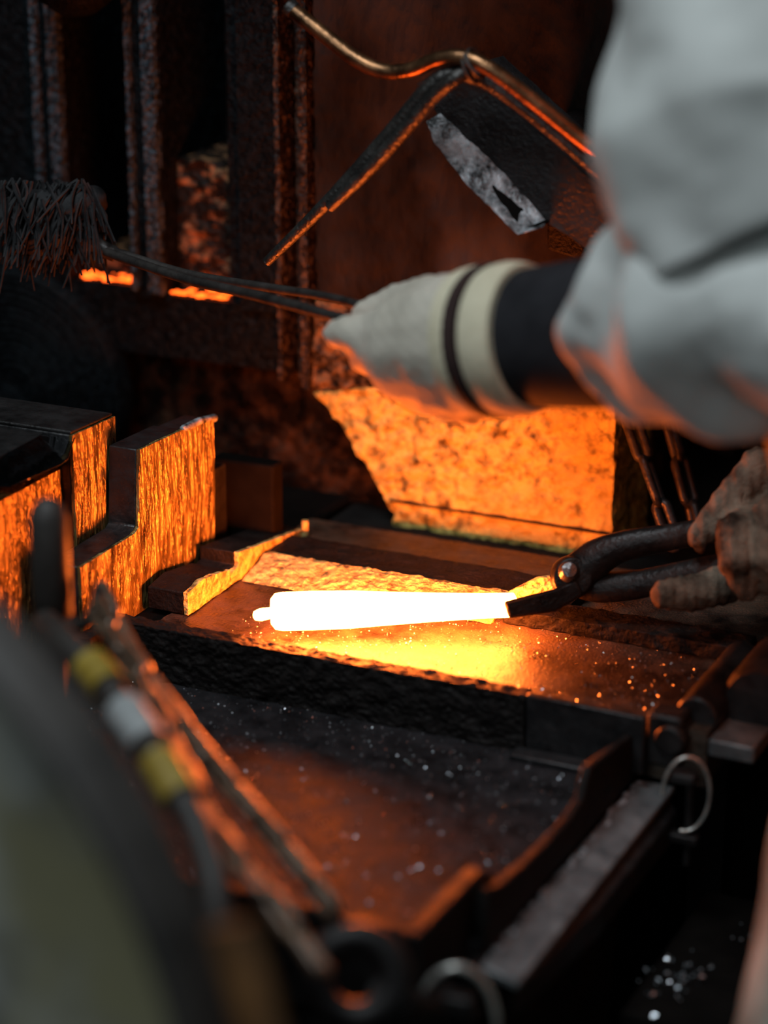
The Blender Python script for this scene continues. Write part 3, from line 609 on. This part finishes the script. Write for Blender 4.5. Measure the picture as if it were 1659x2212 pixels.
body = [(PEL, NECK-Zv*.14, .095, .10), (NECK-Zv*.12, NECK+(HEAD-NECK)*.4, .07, .05), (NECK, HEAD, .055, .06), (HEAD, HEAD+Zv*.05-RT*.02, .085, .09), (HEAD-Zv*.05-RT*.03, HEAD-Zv*.06-RT*.055, .06, .045),
        (HEAD-RT*.10-Zv*.01, HEAD-RT*.118-Zv*.03, .012, .014), (HEAD+FH*.088-Zv*.01, HEAD+FH*.092+Zv*.015, .014, .018), (HEAD-FH*.088-Zv*.01, HEAD-FH*.092+Zv*.015, .014, .018),
        (SHL, ELL, .05, .04), (ELL, WRL, .04, .03), (SHR, ELR, .05, .04), (ELR, WRR, .04, .03), (NECK-Zv*.12, SHL-Zv*.01, .06, .045), (NECK-Zv*.12, SHR-Zv*.01, .06, .045),
        (HIPL, KNL, .085, .055), (KNL, ANL, .052, .035), (HIPR, KNR, .085, .055), (KNR, ANR, .052, .035), (HIPL, HIPR, .08, .08), (PEL, HIPL, .085, .08)]
obj('body', union(body, .011, 4), M['skin'], man, sharp=180)
for s in (1, -1):
    e = HEAD - RT*.098 + FH*.032*s + Zv*.022
    obj('eye', lathe([(.001, -.011), (.008, -.008), (.011, 0), (.008, .008), (.001, .011)], e, RT, 16), M['boot'], man)
obj('mouth', sweep(catmull([HEAD-RT*.098-Zv*.068+FH*.025, HEAD-RT*.108-Zv*.066, HEAD-RT*.098-Zv*.068-FH*.025], 4), .004, 8), M['skin'], man)
obj('hair', union([(HEAD+Zv*.06-RT*.005, HEAD+Zv*.07+RT*.03, .095, .088), (HEAD+RT*.04, HEAD+RT*.03-Zv*.04, .075, .06)], .008, 3), M['hair'], man, sharp=180)
# shirt body, trousers
def foldy(p): return .005*fbm(p, 9, 3) + .003*math.sin(p.z*55 + p.x*40 + 4*noise.noise(p*8))
shirt = [(PEL-Zv*.02, NECK-Zv*.13, .145, .150), (NECK-Zv*.12, SHL+Zv*.01, .12, .10), (SHL, SHL.lerp(ELL, .25), .098, .085), (NECK-Zv*.12, SHR, .11, .082), (NECK-Zv*.05, NECK-Zv*.01, .08, .066), (SHR, ELR, .085, .075), (ELR, WRR+(ELR-WRR)*.18, .072, .058)]
obj('shirt', union(shirt, .010, 4, foldy), M['shirt'], man, sharp=180, label='grey work shirt')
obj('trousers', union([(HIPL, KNL, .118, .090), (KNL, ANL, .088, .075), (HIPR, KNR, .118, .090), (KNR, ANR, .088, .075), (PEL, (HIPL+HIPR)/2, .16, .13)], .011, 4, lambda p: foldy(p)*.6), M['trouser'], man, sharp=180, label='olive grey canvas trousers')
for A in (ANL, ANR):
    obj('boot', union([(A+Zv*.03, A-Zv*.045, .055, .05), (A-Zv*.055, A-Zv*.06-RT*.15, .045, .038)], .009, 3), M['boot'], man, sharp=180)
# near sleeve with real folds: upper arm and bunched forearm
def sleeve(pts, rad, nu, nv, fold):
    P = catmull(pts, nu); L = len(P); V, F = [], []
    nrm = None
    for i in range(L):
        T = (P[min(i+1, L-1)]-P[max(i-1, 0)]).normalized()
        nrm = (UP if nrm is None else nrm); nrm = (nrm-T*nrm.dot(T)).normalized(); b = T.cross(nrm)
        s = i/(L-1); x = s*(len(rad)-1); k = min(int(x), len(rad)-2); r = rad[k]*(1-x+k)+rad[k+1]*(x-k)
        for j in range(nv):
            a = 2*PI*j/nv; d = nrm*math.cos(a)+b*math.sin(a); p = P[i]+d*r
            V.append(p + d*fold(p, s, a))
    for i in range(L-1):
        for j in range(nv): F.append((i*nv+j, i*nv+(j+1) % nv, (i+1)*nv+(j+1) % nv, (i+1)*nv+j))
    # rolled-in hem at the far end
    b0 = len(V); c = P[-1]
    for j in range(nv): V.append(c + (V[(L-1)*nv+j]-c)*.78 - (P[-1]-P[-3]).normalized()*.006)
    for j in range(nv): F.append(((L-1)*nv+j, (L-1)*nv+(j+1) % nv, b0+(j+1) % nv, b0+j))
    F.append(tuple(range(nv)))
    return V, F
def fold1(p, s, a): return .010*math.sin(a*3 + 6*s + 2.5*noise.noise(p*9)) * (.35+.65*s) + .006*fbm(p, 14, 3)
def fold2(p, s, a): return (.013*math.sin(17*s + 2.6*math.sin(a+1.0) + 3.4*noise.noise(p*9)))*(1-.55*s) + .008*fbm(p, 17, 3)
obj('upper_sleeve', sleeve([SHL+Zv*.05, SHL.lerp(ELL, .35)-RT*.005, SHL.lerp(ELL, .66)-RT*.012, ELL+Zv*.03], [.082, .09, .098, .075], 18, 72, fold1), M['shirt'], man, sharp=180)
SC = DP(1405, 685, 1.64)
obj('forearm_sleeve', sleeve([ELL+RT*.06-FW*.04, ELL, ELL.lerp(SC, .55), SC], [.062, .078, .078, .066], 20, 72, fold2), M['shirt'], man, sharp=180)
obj('undersleeve', sweep([DP(1440, 712, 1.64), DP(1350, 716, 1.665), DP(1250, 722, 1.69), DP(1140, 730, 1.72)], [.052, .0535, .052, .049], 36), M['under'], man, label='black undersleeve')
# near glove: cuff, stripe, cuff, then a fist
c0, c1, c2, c3 = DP(1110, 728, 1.715), DP(1062, 732, 1.735), DP(1030, 736, 1.748), DP(985, 742, 1.765)
def handcap(L): return [(DP(*a), DP(*b), ra, rb) for a, b, ra, rb in L]
fist = handcap([((1130, 733, 1.722), (990, 746, 1.755), .050, .053), ((990, 746, 1.755), (905, 750, 1.777), .053, .044), ((905, 750, 1.777), (835, 742, 1.792), .044, .028), ((835, 738, 1.792), (760, 722, 1.80), .027, .0145), ((760, 722, 1.80), (728, 722, 1.81), .0135, .0105),
   ((840, 780, 1.79), (785, 768, 1.815), .018, .012), ((785, 768, 1.815), (815, 790, 1.84), .012, .010),
   ((880, 815, 1.79), (842, 812, 1.82), .018, .012), ((842, 812, 1.82), (870, 825, 1.845), .012, .010),
   ((930, 850, 1.785), (893, 855, 1.82), .018, .012), ((893, 855, 1.82), (925, 858, 1.845), .012, .010),
   ((930, 650, 1.80), (860, 655, 1.83), .020, .016), ((860, 655, 1.83), (790, 680, 1.84), .016, .012), ((985, 862, 1.785), (1015, 880, 1.79), .020, .014)])
gv = obj('near_glove', union(fist, .0035, 5, lambda p: .0004*math.sin(p.z*700+p.x*300) + .002*fbm(p, 25)), M['knit'], man, sharp=180, label='white knitted glove closed round the swab rods')
def ring(a, b, ra, rb, bulge, n=40):
    P = [a.lerp(b, i/8) for i in range(9)]
    return sweep(P, [ra+(rb-ra)*i/8 + bulge*math.sin(PI*i/8) for i in range(9)], n)
obj('cuff', ring(DP(1148, 730, 1.715), DP(1086, 735, 1.731), .0530, .0545, .002), M['cuff'], gv, label='cream ribbed cuff')
obj('stripe', ring(DP(1086, 735, 1.731), DP(1062, 737, 1.738), .0555, .0558, .0008), M['stripe'], gv, label='dark brown stripe')
obj('cuff', ring(DP(1062, 737, 1.738), DP(1015, 741, 1.749), .0553, .0535, .001), M['cuff'], gv)
# far glove on the tongs
hand = handcap([((1760, 1150, 1.93), (1690, 1130, 1.945), .032, .036), ((1690, 1120, 1.945), (1660, 1180, 1.95), .036, .034), ((1690, 1060, 1.94), (1640, 1010, 1.935), .024, .017),
   ((1640, 1008, 1.932), (1575, 1080, 1.925), .0155, .0135), ((1575, 1080, 1.925), (1512, 1158, 1.925), .0135, .0105),      # index laid along the handle
   ((1660, 1110, 1.94), (1590, 1145, 1.90), .016, .0145), ((1585, 1148, 1.895), (1588, 1215, 1.888), .0145, .0135), ((1588, 1215, 1.888), (1612, 1272, 1.90), .0135, .011),   # middle
   ((1700, 1090, 1.93), (1658, 1118, 1.89), .016, .0145), ((1658, 1118, 1.89), (1662, 1205, 1.882), .0145, .0135), ((1662, 1205, 1.882), (1672, 1262, 1.895), .0135, .011),
   ((1740, 1080, 1.92), (1722, 1112, 1.885), .015, .0135), ((1722, 1112, 1.885), (1728, 1190, 1.88), .0135, .0125), ((1728, 1190, 1.88), (1735, 1240, 1.89), .0125, .010),
   ((1690, 1190, 1.95), (1570, 1258, 1.935), .024, .017), ((1570, 1262, 1.935), (1490, 1282, 1.925), .0165, .0150), ((1490, 1282, 1.925), (1436, 1284, 1.915), .0150, .0120)])  # thumb
obj('far_glove', union(hand, .0028, 3, lambda p: .0011*fbm(p, 70) + .0006*math.sin(p.dot(RT)*700)), M['dirty'], man, sharp=180, label='grimy brown-grey cotton glove gripping the tong handles')

# ------------------------------------------------------------------ loose scale: flakes on the tray and bed, swarf under the table
def flakes(n, fn, smin, smax):
    V, F = [], []
    for _ in range(n):
        p = fn()
        if p is None: continue
        s = random.uniform(smin, smax)*random.uniform(.5, 1); q = Matrix.Rotation(random.random()*6.3, 3, 'Z') @ Matrix.Rotation(random.uniform(-.6, .6), 3, 'X') @ Matrix.Rotation(random.uniform(-.6, .6), 3, 'Y')
        b = len(V)
        for v in ((-1, -.7, -.3), (1, -.5, -.3), (.3, 1, -.3), (0, 0, .6)): V.append(Vector(p) + q @ (Vector(v)*s))
        F += [(b, b+2, b+1), (b, b+1, b+3), (b+1, b+2, b+3), (b+2, b, b+3)]
    return V, F
def on_tray(): return (random.uniform(-1.0, -.545), random.uniform(1.30, 1.58), ZTR+.0006)
def on_bed():
    x = random.uniform(-.90, -.50); y = random.uniform(1.602, 1.735)
    return (x, y, .0008)
obj('loose_scale', flakes(2600, on_tray, .0003, .0011), M['chip'], label='fine bright scale flakes scattered over the lower tray', cat='scale', kind='stuff')
obj('loose_scale', flakes(1100, on_bed, .0003, .0012), M['chip'], label='fine scale flakes scattered over the bed beside the billet', cat='scale', kind='stuff')
sb2 = DP(1485, 2090, 1.757)
pz = sb2.z-.012
sh = thing('scrap_shelf', 'low dark shelf beside the table end holding bright swarf', 'shelf', Vector((sb2.x, sb2.y, FZ)))
obj('top', box(sb2.x-.03, sb2.x+.06, sb2.y-.06, sb2.y+.14, pz-.012, pz), M['dark'], sh, .002)
obj('post', box(sb2.x-.01, sb2.x+.02, sb2.y+.02, sb2.y+.05, FZ, pz-.012), M['dark'], sh, .002)
def swarf2():
    if random.random() > .6: return (sb2.x+.035+random.gauss(0, .008), sb2.y+.075+random.gauss(0, .018), pz+random.uniform(.001, .006))
    return (sb2.x+random.gauss(-.004, .011), sb2.y+random.gauss(0, .018), pz+random.uniform(.001, .006))
obj('swarf', flakes(70, swarf2, .0012, .003), M['chip'], label='small heap of bright steel swarf on the low shelf', cat='swarf', kind='stuff')
